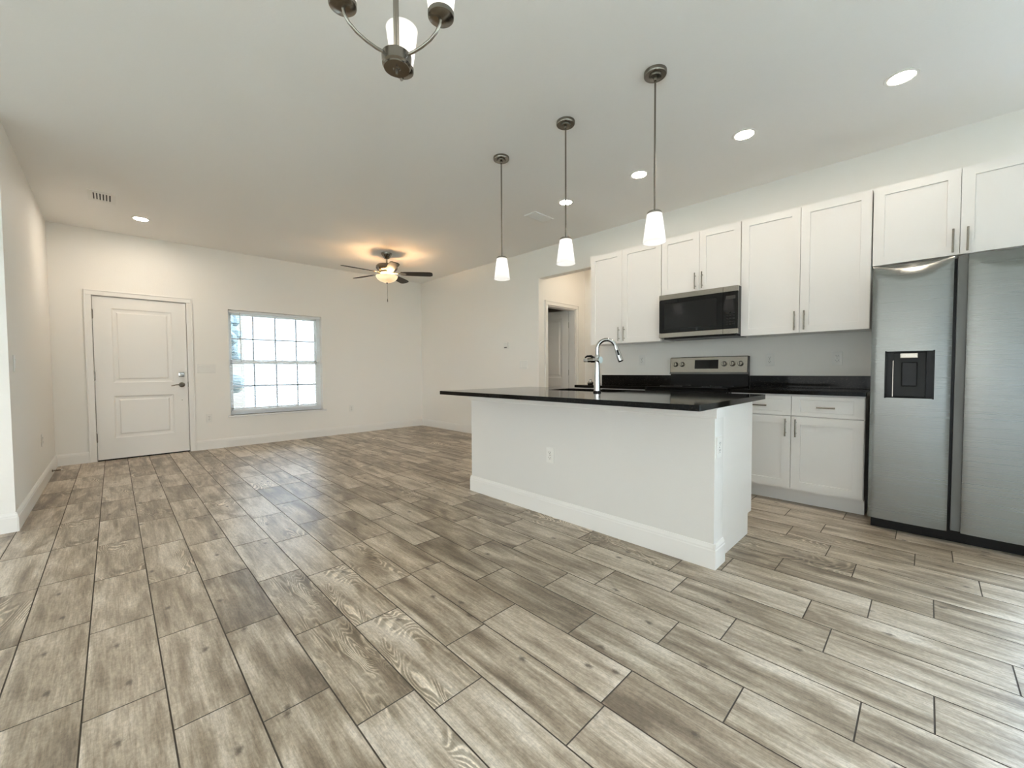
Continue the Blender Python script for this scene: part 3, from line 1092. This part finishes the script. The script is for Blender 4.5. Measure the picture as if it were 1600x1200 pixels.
# vents
t = thing('ceiling_vent', 'square white ceiling vent with dark slots near the front door', 'vent', (-0.032, 5.686, H))
m = MB()
for xa, xb, ya, yb in ((-0.098, 0.098, 0.105, 0.160), (-0.098, 0.098, -0.160, -0.105), (-0.098, -0.062, -0.105, 0.105), (0.062, 0.098, -0.105, 0.105)):
    m.box(xa, xb, ya, yb, -0.007, 0.0)
m.build('frame', TRIM, t)
MB().box(-0.062, 0.062, -0.105, 0.105, -0.0012, -0.0002).build('duct', SLOT, t, label='dark duct opening')
for k in range(5):
    x = -0.046 + 0.0225 * k
    MB().box(x - 0.0065, x + 0.0065, -0.105, 0.105, -0.0065, -0.0035).build('louver', TRIM, t)
t = thing('ceiling_vent', 'white ceiling vent with angled louvers between two pendant rods', 'vent', (3.462, 3.083, H))
m = MB()
for xa, xb, ya, yb in ((-0.155, 0.155, 0.062, 0.082), (-0.155, 0.155, -0.082, -0.062), (-0.155, -0.135, -0.062, 0.062), (0.135, 0.155, -0.062, 0.062)):
    m.box(xa, xb, ya, yb, -0.010, 0.0, 0.002)
m.build('frame', TRIM, t)
MB().box(-0.135, 0.135, -0.062, 0.062, -0.0012, -0.0002).build('duct', SLOT, t, label='dark duct opening')
for k in range(8):
    y = -0.054 + 0.0155 * k
    MB().prism([(y + 0.006, -0.012), (y - 0.007, -0.002), (y - 0.009, -0.003), (y + 0.004, -0.013)], 'x', -0.135, 0.135).build('louver', TRIM, t)

# ------------------------------------------------------------------ kitchen island
ISX, ISE = 2.290, 2.422                       # knee wall faces
Y0I, Y1I = 0.790, 2.862
isl = thing('kitchen_island', 'long white kitchen island with baseboard under a black countertop', 'kitchen island', (ISX, Y0I, 0))
LI = Y1I - Y0I
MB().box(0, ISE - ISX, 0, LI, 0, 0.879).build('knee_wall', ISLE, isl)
m = MB()
m.prism([(-d_, z_ * 1.02) for d_, z_ in BBP], 'y', -0.012, LI + 0.012)
poly = [(-d_, z_ * 1.02) for d_, z_ in BBP]
m.prism(poly, 'x', -0.012, ISE - ISX + 0.006)
m.build('baseboard', TRIM, isl)
m = MB()
tp = [(0, 0.815), (-0.012, 0.818), (-0.014, 0.826), (-0.014, 0.866), (-0.020, 0.872), (-0.020, 0.879), (0, 0.879)]
m.prism(tp, 'y', -0.0132, LI + 0.014)
m.prism(tp, 'x', -0.0128, ISE - ISX)
m.build('top_trim', TRIM, isl)
cx0, cx1 = ISE - ISX, 3.020 - ISX
m = MB()
prof = [(cx0, 0), (cx1 - 0.072, 0), (cx1 - 0.072, 0.135), (cx1, 0.135), (cx1, 0.879), (cx0, 0.879)]
m.prism(prof, 'y', 0.018, 0.036)
m.build('end_panel', CAB, isl)
m = MB()
m.box(cx0, cx1 - 0.02, 0.036, 0.78, 0.10, 0.879)
m.box(cx0, cx1 - 0.02, 1.62, LI - 0.02, 0.10, 0.879)
m.box(cx0, cx1 - 0.02, 0.78, 1.62, 0.10, 0.64)
m.box(cx0, cx1 - 0.075, 0.036, LI - 0.02, 0.0, 0.10)
m.build('cabinet_body', CAB, isl)
for k in range(4):
    ya = 0.042 + k * (LI - 0.07) / 4
    yb = ya + (LI - 0.07) / 4 - 0.004
    m = MB().panel(ya, yb, 0.14, 0.865, 0, 0.02, [(ya + 0.057, yb - 0.057, 0.197, 0.808)], [(0.002, 0.007)])
    m.turn(90)
    m.shift((cx1 + 0.0, 0, 0))
    m.build('cabinet_door', CAB, isl)

# countertop with a sink cut-out
ct = thing('island_countertop', 'black polished granite countertop overhanging the kitchen island', 'countertop', (1.98, 0.752, 0.879))
cw, cl_ = 3.10 - 1.98, 2.905 - 0.752
sx_a, sx_b, sy_a, sy_b = 0.700, 1.050, 0.905, 1.560
m = MB()
bm = bmesh.new()


def rounded(x0, x1, y0_, y1_, r, n=5):
    out = []
    for cx, cy, a0 in ((x1 - r, y1_ - r, 0), (x0 + r, y1_ - r, 90), (x0 + r, y0_ + r, 180), (x1 - r, y0_ + r, 270)):
        for i in range(n + 1):
            a = math.radians(a0 + 90 * i / n)
            out.append((cx + r * math.cos(a), cy + r * math.sin(a)))
    return out


outer = rounded(0, cw, 0, cl_, 0.006, 5)
inner = rounded(sx_a, sx_b, sy_a, sy_b, 0.05, 5)
for z in (0.0, 0.030):
    A = [bm.verts.new((x, y, z)) for x, y in outer]
    B = [bm.verts.new((x, y, z)) for x, y in inner]
    n = len(A)
    for i in range(n):
        f = bm.faces.new((A[i], A[(i + 1) % n], B[(i + 1) % n], B[i]))
    if z == 0:
        A0, B0 = A, B
for i in range(n):
    j = (i + 1) % n
    bm.faces.new((A0[i], A0[j], A[j], A[i]))
    bm.faces.new((B0[i], B[i], B[j], B0[j]))
bmesh.ops.recalc_face_normals(bm, faces=bm.faces)
m._merge(bm)
m.build('granite_slab', GRANITE, ct)

sk = thing('kitchen_sink', 'undermount steel sink set in the black island countertop', 'sink', (1.98, 0.752, 0.879))
bm = bmesh.new()
prev = None
for (ins, z) in ((-0.02, -0.001), (0.006, -0.001), (0.010, -0.15), (0.03, -0.19), (0.12, -0.195)):
    ring = [bm.verts.new((x, y, z)) for x, y in rounded(sx_a + ins, sx_b - ins, sy_a + ins, sy_b - ins, max(0.012, 0.05 - ins * 0.3), 5)]
    if prev:
        for i in range(len(ring)):
            j = (i + 1) % len(ring)
            bm.faces.new((prev[i], prev[j], ring[j], ring[i]))
    prev = ring
bm.faces.new(prev)
bmesh.ops.recalc_face_normals(bm, faces=bm.faces)
m = MB()
m._merge(bm)
m.build('basin', STEEL, sk, True)
MB().lathe([(0, -0.193), (0.03, -0.192), (0.045, -0.190), (0.045, -0.194)], ((sx_a + sx_b) / 2, (sy_a + sy_b) / 2, 0)).build('drain', CHROME, sk, True)

# faucet
FX, FY, FZ = 2.622, 1.754, 0.909
fa = thing('kitchen_faucet', 'tall chrome gooseneck faucet on the island countertop', 'faucet', (FX, FY, FZ))
MB().lathe([(0, 0), (0.030, 0), (0.030, 0.008), (0.026, 0.012), (0, 0.012)]).build('base_ring', BLACKM, fa, True, 'black ring at the foot')
MB().lathe([(0.0, 0.010), (0.0255, 0.010), (0.0250, 0.02), (0.0215, 0.14), (0.0185, 0.20), (0.0185, 0.272), (0.0165, 0.285), (0, 0.287)]).build('body', CHROME, fa, True)
# the spout bends over towards the sink (sideways in the view)
sd = Vector((0.56, -0.83, 0)).normalized()
pts = []
Rr = 0.069
for i in range(6):
    pts.append(Vector((0, 0, 0.27 + 0.0115 * i)))
for i in range(1, 23):
    a = math.radians(180 - 165 * i / 22)
    pts.append(sd * (Rr + Rr * math.cos(a)) + Vector((0, 0, 0.328 + Rr * 1.0 * math.sin(a))))
MB().tube(pts, 0.0145, 16).build('spout', CHROME, fa, True)
e0 = pts[-1]
dn = (pts[-1] - pts[-2]).normalized()
hd_ = MB().tube([e0 - dn * 0.004, e0 + dn * 0.02, e0 + dn * 0.08, e0 + dn * 0.112], [0.0150, 0.0165, 0.0195, 0.0205], 16).build('spray_head', CHROME, fa, True)
MB().tube([e0 + dn * 0.1125, e0 + dn * 0.122], [0.0195, 0.017], 16).build('spray_face', BLACKM, hd_, True)
b_ = MB()
b_.cyl(e0 + dn * 0.030 - Vector((0.013, 0.009, 0.0)), e0 + dn * 0.070 - Vector((0.015, 0.010, 0.0)), 0.0075, seg=10)
b_.build('spray_button', BLACKM, hd_, True)
hz_ = 0.245
MB().cyl((0, -0.030, hz_), (0, 0.030, hz_), 0.0205, seg=24).build('valve_body', CHROME, fa, True)
MB().cyl((0, -0.034, hz_), (0, -0.0305, hz_), 0.0255, seg=28).build('sticker', STICKER, fa, label='round pale blue protective sticker')
ax = Vector((-0.35, 0.94, 0)).normalized()
hn = MB().cyl(Vector((0, 0.028, hz_)), Vector((0, 0.028, hz_)) + ax * 0.022, 0.020, seg=20)
hn.cyl(Vector((0, 0.028, hz_)) + ax * 0.022, Vector((0, 0.028, hz_)) + ax * 0.048, 0.0165, 0.0165, 20)
ho_ = hn.build('handle', DARKNICKEL, fa, True, 'dark metal side handle')
MB().tube([Vector((0, 0.03, hz_ + 0.016)), Vector((0, 0.05, hz_ + 0.030)) + ax * 0.005, Vector((0, 0.05, hz_ + 0.030)) + ax * 0.035, Vector((0, 0.05, hz_ + 0.020)) + ax * 0.052], [0.010, 0.010, 0.008, 0.005], 10).build('lever', BLACKM, ho_, True, 'black lever')
MB().cyl(Vector((0, 0.028, hz_)) + ax * 0.048, Vector((0, 0.028, hz_)) + ax * 0.078, 0.0145, seg=18).build('handle_cap', CLEARP, ho_, True, 'smoky clear handle cap')

# ------------------------------------------------------------------ kitchen run along the right wall (frames turned -90 degrees)
XU, XB = 4.047, 3.820
BARD = NICKEL


def bar_pull(parent, x, z, vertical, half, y=-0.001):
    m_ = MB()
    if vertical:
        m_.cyl((x, y - 0.030, z - half), (x, y - 0.030, z + half), 0.0058, seg=14)
        for s_ in (-0.62, 0.62):
            m_.cyl((x, y - 0.030, z + s_ * half), (x, y + 0.001, z + s_ * half), 0.0045, seg=10)
    else:
        m_.cyl((x - half, y - 0.030, z), (x + half, y - 0.030, z), 0.0058, seg=14)
        for s_ in (-0.62, 0.62):
            m_.cyl((x + s_ * half, y - 0.030, z), (x + s_ * half, y + 0.001, z), 0.0045, seg=10)
    return m_.build('handle', BARD, parent, True, 'brushed nickel bar handle')


def shaker(parent, name, x0, x1, z0, z1, st=0.060):
    m_ = MB().panel(x0, x1, z0, z1, -0.020, 0.019, [(x0 + st, x1 - st, z0 + st, z1 - st)], [(0.0015, 0.0100)])
    return m_.build(name, CAB, parent)


def upper(label, ya, yb, z0, z1, splits, hand_z, half=0.078):
    """wall cabinet between world y = ya (left, far) and yb (right, near)"""
    t_ = thing('wall_cabinet', label, 'cabinet', (XU + 0.020, ya, 0), -90, 'white wall cabinets')
    w_ = ya - yb
    MB().box(0.0008, w_ - 0.0008, 0.0, XR - XU - 0.0205, z0 + 0.003, z1).build('cabinet_body', CAB, t_)
    xs = [0.003] + splits + [w_ - 0.003]
    for i, (a, b) in enumerate(zip(xs, xs[1:])):
        d_ = shaker(t_, 'cabinet_door', a + (0.0018 if i else 0), b - (0.0018 if i < len(xs) - 2 else 0), z0, z1 - 0.004)
        hx = (b - 0.032) if i == 0 else (a + 0.034)
        bar_pull(d_, hx, hand_z, True, half, -0.020)
    return t_


UT = 2.405
upper('white wall cabinet left of the microwave at the hallway end', 2.800, 1.934, 1.374, UT, [0.415], 1.475)
upper('short white wall cabinet directly above the microwave', 1.931, 1.191, 1.826, UT, [0.376], 1.930)
upper('widest tall white wall cabinet right of the microwave', 1.188, 0.310, 1.376, UT, [0.440], 1.475)
upper('white wall cabinet above the refrigerator', 0.305, -0.572, 1.835, UT, [0.438], 1.925)


def base_cab(label, ya, yb):
    t_ = thing('base_cabinet', label, 'cabinet', (XB + 0.020, ya, 0), -90, 'white base cabinets')
    w_ = ya - yb
    MB().box(0, w_, 0.0, XR - XB - 0.0205, 0.115, 0.879).build('cabinet_body', CAB, t_)
    MB().box(0, w_, 0.078, XR - XB - 0.0205, 0.0, 0.115).build('toe_kick', CAB, t_)
    mid = w_ / 2
    for i, (a, b) in enumerate(((0.004, mid - 0.0018), (mid + 0.0018, w_ - 0.004))):
        dr = MB().panel(a, b, 0.712, 0.866, -0.020, 0.019, [(a + 0.058, b - 0.058, 0.740, 0.838)], [(0.0015, 0.0075)]).build('drawer', CAB, t_)
        bar_pull(dr, (a + b) / 2, 0.784, False, 0.056, -0.020)
        d_ = shaker(t_, 'cabinet_door', a, b, 0.130, 0.704)
        bar_pull(d_, (b - 0.032) if i == 0 else (a + 0.032), 0.615, True, 0.070, -0.020)
    return t_


base_cab('white base cabinet with two drawers between range and refrigerator', 1.192, 0.306)
base_cab('white base cabinet left of the range, mostly behind the island', 2.838, 1.955)


def back_counter(label, ya, yb):
    t_ = thing('back_countertop', label, 'countertop', (XB - 0.028, ya, 0), -90, 'black back countertops')
    w_ = ya - yb
    dep = XR - XB + 0.028
    MB().box(0, w_, 0, dep - 0.001, 0.879, 0.909, 0.002).build('granite_slab', GRANITE, t_)
    MB().box(0, w_, dep - 0.021, dep - 0.001, 0.9092, 1.017, 0.002).build('backsplash', GRANITE, t_)


back_counter('black granite back countertop between range and refrigerator', 1.190, 0.300)
back_counter('black granite back countertop left of the range behind the faucet', 2.845, 1.955)

# small chrome fitting of unknown use, left on the back counter
t = thing('chrome_fitting', 'small round dark chrome fitting on the back countertop behind the faucet', 'strainer', (3.95, 2.735, 0.909))
MB().lathe([(0, 0), (0.030, 0), (0.034, 0.010), (0.034, 0.028), (0.026, 0.036), (0, 0.036)]).build('cup', DARKNICKEL, t, True)
MB().lathe([(0, 0.036), (0.010, 0.036), (0.009, 0.050), (0.016, 0.056), (0.014, 0.062), (0, 0.063)]).build('knob', CHROME, t, True)

# ------------------------------------------------------------------ range
rg = thing('range', 'black and stainless electric range with knobs on its backguard', 'range', (3.745, 1.950, 0), -90)
RW = 0.755
MB().box(0, RW, 0.03, 0.60, 0.06, 0.895).build('body', BLACKM, rg)
m = MB().box(0.0, RW, -0.004, 0.60, 0.895, 0.918, 0.005)
m.build('cooktop', BLACKG, rg)
od = MB().box(0.006, RW - 0.006, -0.012, 0.028, 0.27, 0.885, 0.006).build('oven_door', BLACKG, rg)
m = MB().cyl((0.06, -0.055, 0.80), (RW - 0.06, -0.055, 0.80), 0.012, seg=16)
for x in (0.09, RW - 0.09):
    m.cyl((x, -0.055, 0.80), (x, -0.010, 0.80), 0.009, seg=10)
m.build('door_handle', STEELW, od, True)
MB().box(0.006, RW - 0.006, -0.010, 0.028, 0.07, 0.26, 0.006).build('storage_drawer', STEELW, rg)
for (bx, by, br) in ((0.19, 0.16, 0.10), (0.57, 0.16, 0.08), (0.19, 0.42, 0.08), (0.57, 0.42, 0.10)):
    MB().lathe([(br - 0.003, 0.0004), (br, 0.0008), (br + 0.003, 0.0004)], (bx, by, 0.918)).build('burner_ring', GREYP, rg)
for (fx_, fy_) in ((0.04, 0.06), (RW - 0.04, 0.06), (0.04, 0.56), (RW - 0.04, 0.56)):
    MB().cyl((fx_, fy_, 0), (fx_, fy_, 0.062), 0.015, seg=12).build('foot', BLACKM, rg)
# backguard: black riser and slanted steel panel
m = MB().prism([(0.575, 0.910), (0.575, 1.03), (0.556, 1.035), (0.568, 1.195), (0.580, 1.205), (0.622, 1.205), (0.622, 0.910)], 'x', 0.0, RW)
bgd = m.build('backguard', BLACKM, rg)
m = MB().prism([(0.552, 1.050), (0.5645, 1.200), (0.572, 1.207), (0.585, 1.208), (0.585, 1.050)], 'x', 0.004, RW - 0.004)
cpn = m.build('control_panel', STEELW, rg)
m = MB().prism([(0.5495, 1.031), (0.5515, 1.0495), (0.585, 1.0495), (0.585, 1.031)], 'x', 0.0, RW)
m.build('panel_lip', GASKET, rg)


def bgy(z):
    return 0.552 + 0.0125 * (z - 1.050) / 0.15


m = MB().prism([(bgy(1.085) - 0.003, 1.085), (bgy(1.175) - 0.003, 1.175), (bgy(1.175) + 0.004, 1.175), (bgy(1.085) + 0.004, 1.085)], 'x', 0.262, 0.490)
m.build('display', BLACKG, rg)
for x in (0.060, 0.130, 0.545, 0.620, 0.692):
    z = 1.132
    y = bgy(z)
    kb = MB().lathe([(0.026, 0.0), (0.026, 0.006), (0.0225, 0.010), (0.021, 0.026), (0.018, 0.029), (0, 0.029)], (x, y + 0.003, z), axis=(0, -1, 0.08)).build('knob', STEELW, rg, True, 'steel control knob')
    MB().box(x - 0.0022, x + 0.0022, y - 0.0275, y - 0.018, z - 0.019, z + 0.019).build('pointer', SLOT, kb)

# ------------------------------------------------------------------ microwave
mw = thing('microwave', 'stainless and black over-range microwave below the short cabinet', 'microwave', (3.960, 1.911, 0), -90)
MWW = 0.727
mz0, mz1 = 1.382, 1.822
m = MB().box(0.0, MWW, 0.028, XR - 3.960 - 0.001, mz0 + 0.012, mz1, 0.003)
m.build('body', BLACKM, mw)
sp = 0.603
do = MB().box(0.0, sp - 0.001, 0.0, 0.027, mz0 + 0.062, mz1 - 0.052, 0.002).build('door', BLACKG, mw)
MB().box(0.055, sp - 0.055, -0.0012, 0.003, mz0 + 0.098, mz1 - 0.092).build('door_window', MWWIN, do)
cp = MB().box(sp + 0.001, MWW, 0.0, 0.027, mz0 + 0.062, mz1 - 0.052, 0.002).build('control_panel', BLACKG, mw)
m = MB()
for r_ in range(5):
    for c_ in range(3):
        m.box(sp + 0.028 + c_ * 0.026, sp + 0.044 + c_ * 0.026, -0.0006, 0.002, mz0 + 0.095 + r_ * 0.026, mz0 + 0.105 + r_ * 0.026)
m.build('buttons', GREYP, cp)
MB().box(sp + 0.024, MWW - 0.022, -0.0006, 0.002, mz1 - 0.115, mz1 - 0.085).build('display', SLOT, cp)
for (xa, xb) in ((0.0, sp - 0.001), (sp + 0.001, MWW)):
    MB().box(xa, xb, -0.002, 0.027, mz1 - 0.050, mz1, 0.003).build('top_trim', STEELW, mw, label='stainless trim strip')
    MB().box(xa, xb, -0.002, 0.027, mz0 + 0.014, mz0 + 0.060, 0.003).build('bottom_trim', STEELW, mw, label='stainless trim strip')
m = MB().box(0.03, MWW - 0.03, 0.05, 0.36, mz0, mz0 + 0.012, 0.003)
m.build('underside_vent', GREYP, mw)

# ------------------------------------------------------------------ refrigerator
fr = thing('refrigerator', 'large stainless side-by-side refrigerator with a water dispenser', 'refrigerator', (3.620, 0.267, 0), -90)
FW = 0.830
MB().box(0.006, FW - 0.006, 0.092, XR - 3.62 - 0.03, 0.074, 1.742, 0.004).build('body', GASKET, fr)
MB().box(0.012, FW - 0.012, 0.080, 0.70, 0.0, 0.073).build('base_grille', BLACKM, fr)
MB().box(0.003, 0.40, 0.070, 0.09, 0.075, 1.745).box(0.41, FW - 0.003, 0.070, 0.09, 0.075, 1.745).build('door_gasket', BLACKM, fr)


def fridge_door(name, x0, x1, z0, z1, holes, bulge=0.006):
    bm_ = bmesh.new()
    xs = sorted({*[x0 + (x1 - x0) * i / 24 for i in range(25)], *[h[0] for h in holes], *[h[1] for h in holes]})
    n_top = 16
    zs = sorted({z0, z0 + 0.004, z1 - 0.125, *[z1 - 0.125 + 0.125 * math.sin(PI / 2 * i / n_top) for i in range(n_top + 1)], *[h[2] for h in holes], *[h[3] for h in holes]})

    def yy(x, z):
        u_ = (x - x0) / (x1 - x0) * 2 - 1
        y_ = bulge * (u_ * u_) + 0.004 * abs(u_) ** 14
        rr_ = 0.014 + 0.105 * (1 - u_ * u_)          # the roll-off at the top is deepest in the middle
        q = max(0.0, (z - (z1 - rr_)) / rr_)
        y_ += rr_ * 0.55 * q ** 2
        return y_
    V = {(i, k): bm_.verts.new((x, yy(x, z), z)) for i, x in enumerate(xs) for k, z in enumerate(zs)}
    for i in range(len(xs) - 1):
        for k in range(len(zs) - 1):
            mx, mz = (xs[i] + xs[i + 1]) / 2, (zs[k] + zs[k + 1]) / 2
            if any(h[0] < mx < h[1] and h[2] < mz < h[3] for h in holes):
                continue
            bm_.faces.new((V[i, k], V[i + 1, k], V[i + 1, k + 1], V[i, k + 1]))
    nb, nt_ = len(xs) - 1, len(zs) - 1

    def side(keys):
        bk = [bm_.verts.new((V[q].co.x, 0.070, V[q].co.z)) for q in keys]
        for a in range(len(keys) - 1):
            bm_.faces.new((V[keys[a]], bk[a], bk[a + 1], V[keys[a + 1]]))
    side([(0, k) for k in range(nt_ + 1)])
    side([(nb, k) for k in range(nt_, -1, -1)])
    side([(i, nt_) for i in range(nb + 1)])
    side([(i, 0) for i in range(nb, -1, -1)])
    bmesh.ops.recalc_face_normals(bm_, faces=bm_.faces)
    m_ = MB()
    m_._merge(bm_)
    o_ = m_.build(name, STEEL, fr, True)
    return o_


DH = (0.072, 0.294, 0.887, 1.188)
ld = fridge_door('freezer_door', 0.0, 0.367, 0.078, 1.755, [DH])
rd = fridge_door('fridge_door', 0.424, FW, 0.080, 1.757, [])
MB().box(0.382, 0.424, 0.030, 0.075, 0.082, 1.750, 0.002).build('handle_pocket', GASKET, rd, label='grey recessed vertical handle')
dsp = MB()
x0, x1, z0, z1 = DH
dsp.box(x0 - 0.003, x1 + 0.003, 0.062, 0.068, z0 - 0.003, z1 + 0.003)
dsp.box(x0 - 0.003, x0 + 0.003, 0.002, 0.066, z0 - 0.003, z1 + 0.003).box(x1 - 0.003, x1 + 0.003, 0.002, 0.066, z0 - 0.003, z1 + 0.003)
dsp.box(x0, x1, 0.002, 0.066, z1 - 0.004, z1 + 0.003).box(x0, x1, 0.002, 0.066, z0 - 0.003, z0 + 0.004)
di = dsp.build('dispenser', BLACKM, fr, label='black water and ice dispenser recess')
MB().box(x0 + 0.036, x1 - 0.034, 0.040, 0.061, z0 + 0.006, z1 - 0.006, 0.004).build('dispenser_panel', GREYP, di)
MB().box(x0 + 0.034, x0 + 0.0375, 0.030, 0.061, z0 + 0.006, z1 - 0.06).build('panel_edge', STEELW, di)
MB().box(x0 + 0.075, x1 - 0.072, 0.026, 0.040, z0 + 0.075, z1 - 0.070, 0.006).build('paddle', BLACKM, di)
MB().box(x0 + 0.068, x1 - 0.070, 0.012, 0.050, z1 - 0.045, z1 - 0.012, 0.004).build('spout', STEELW, di)
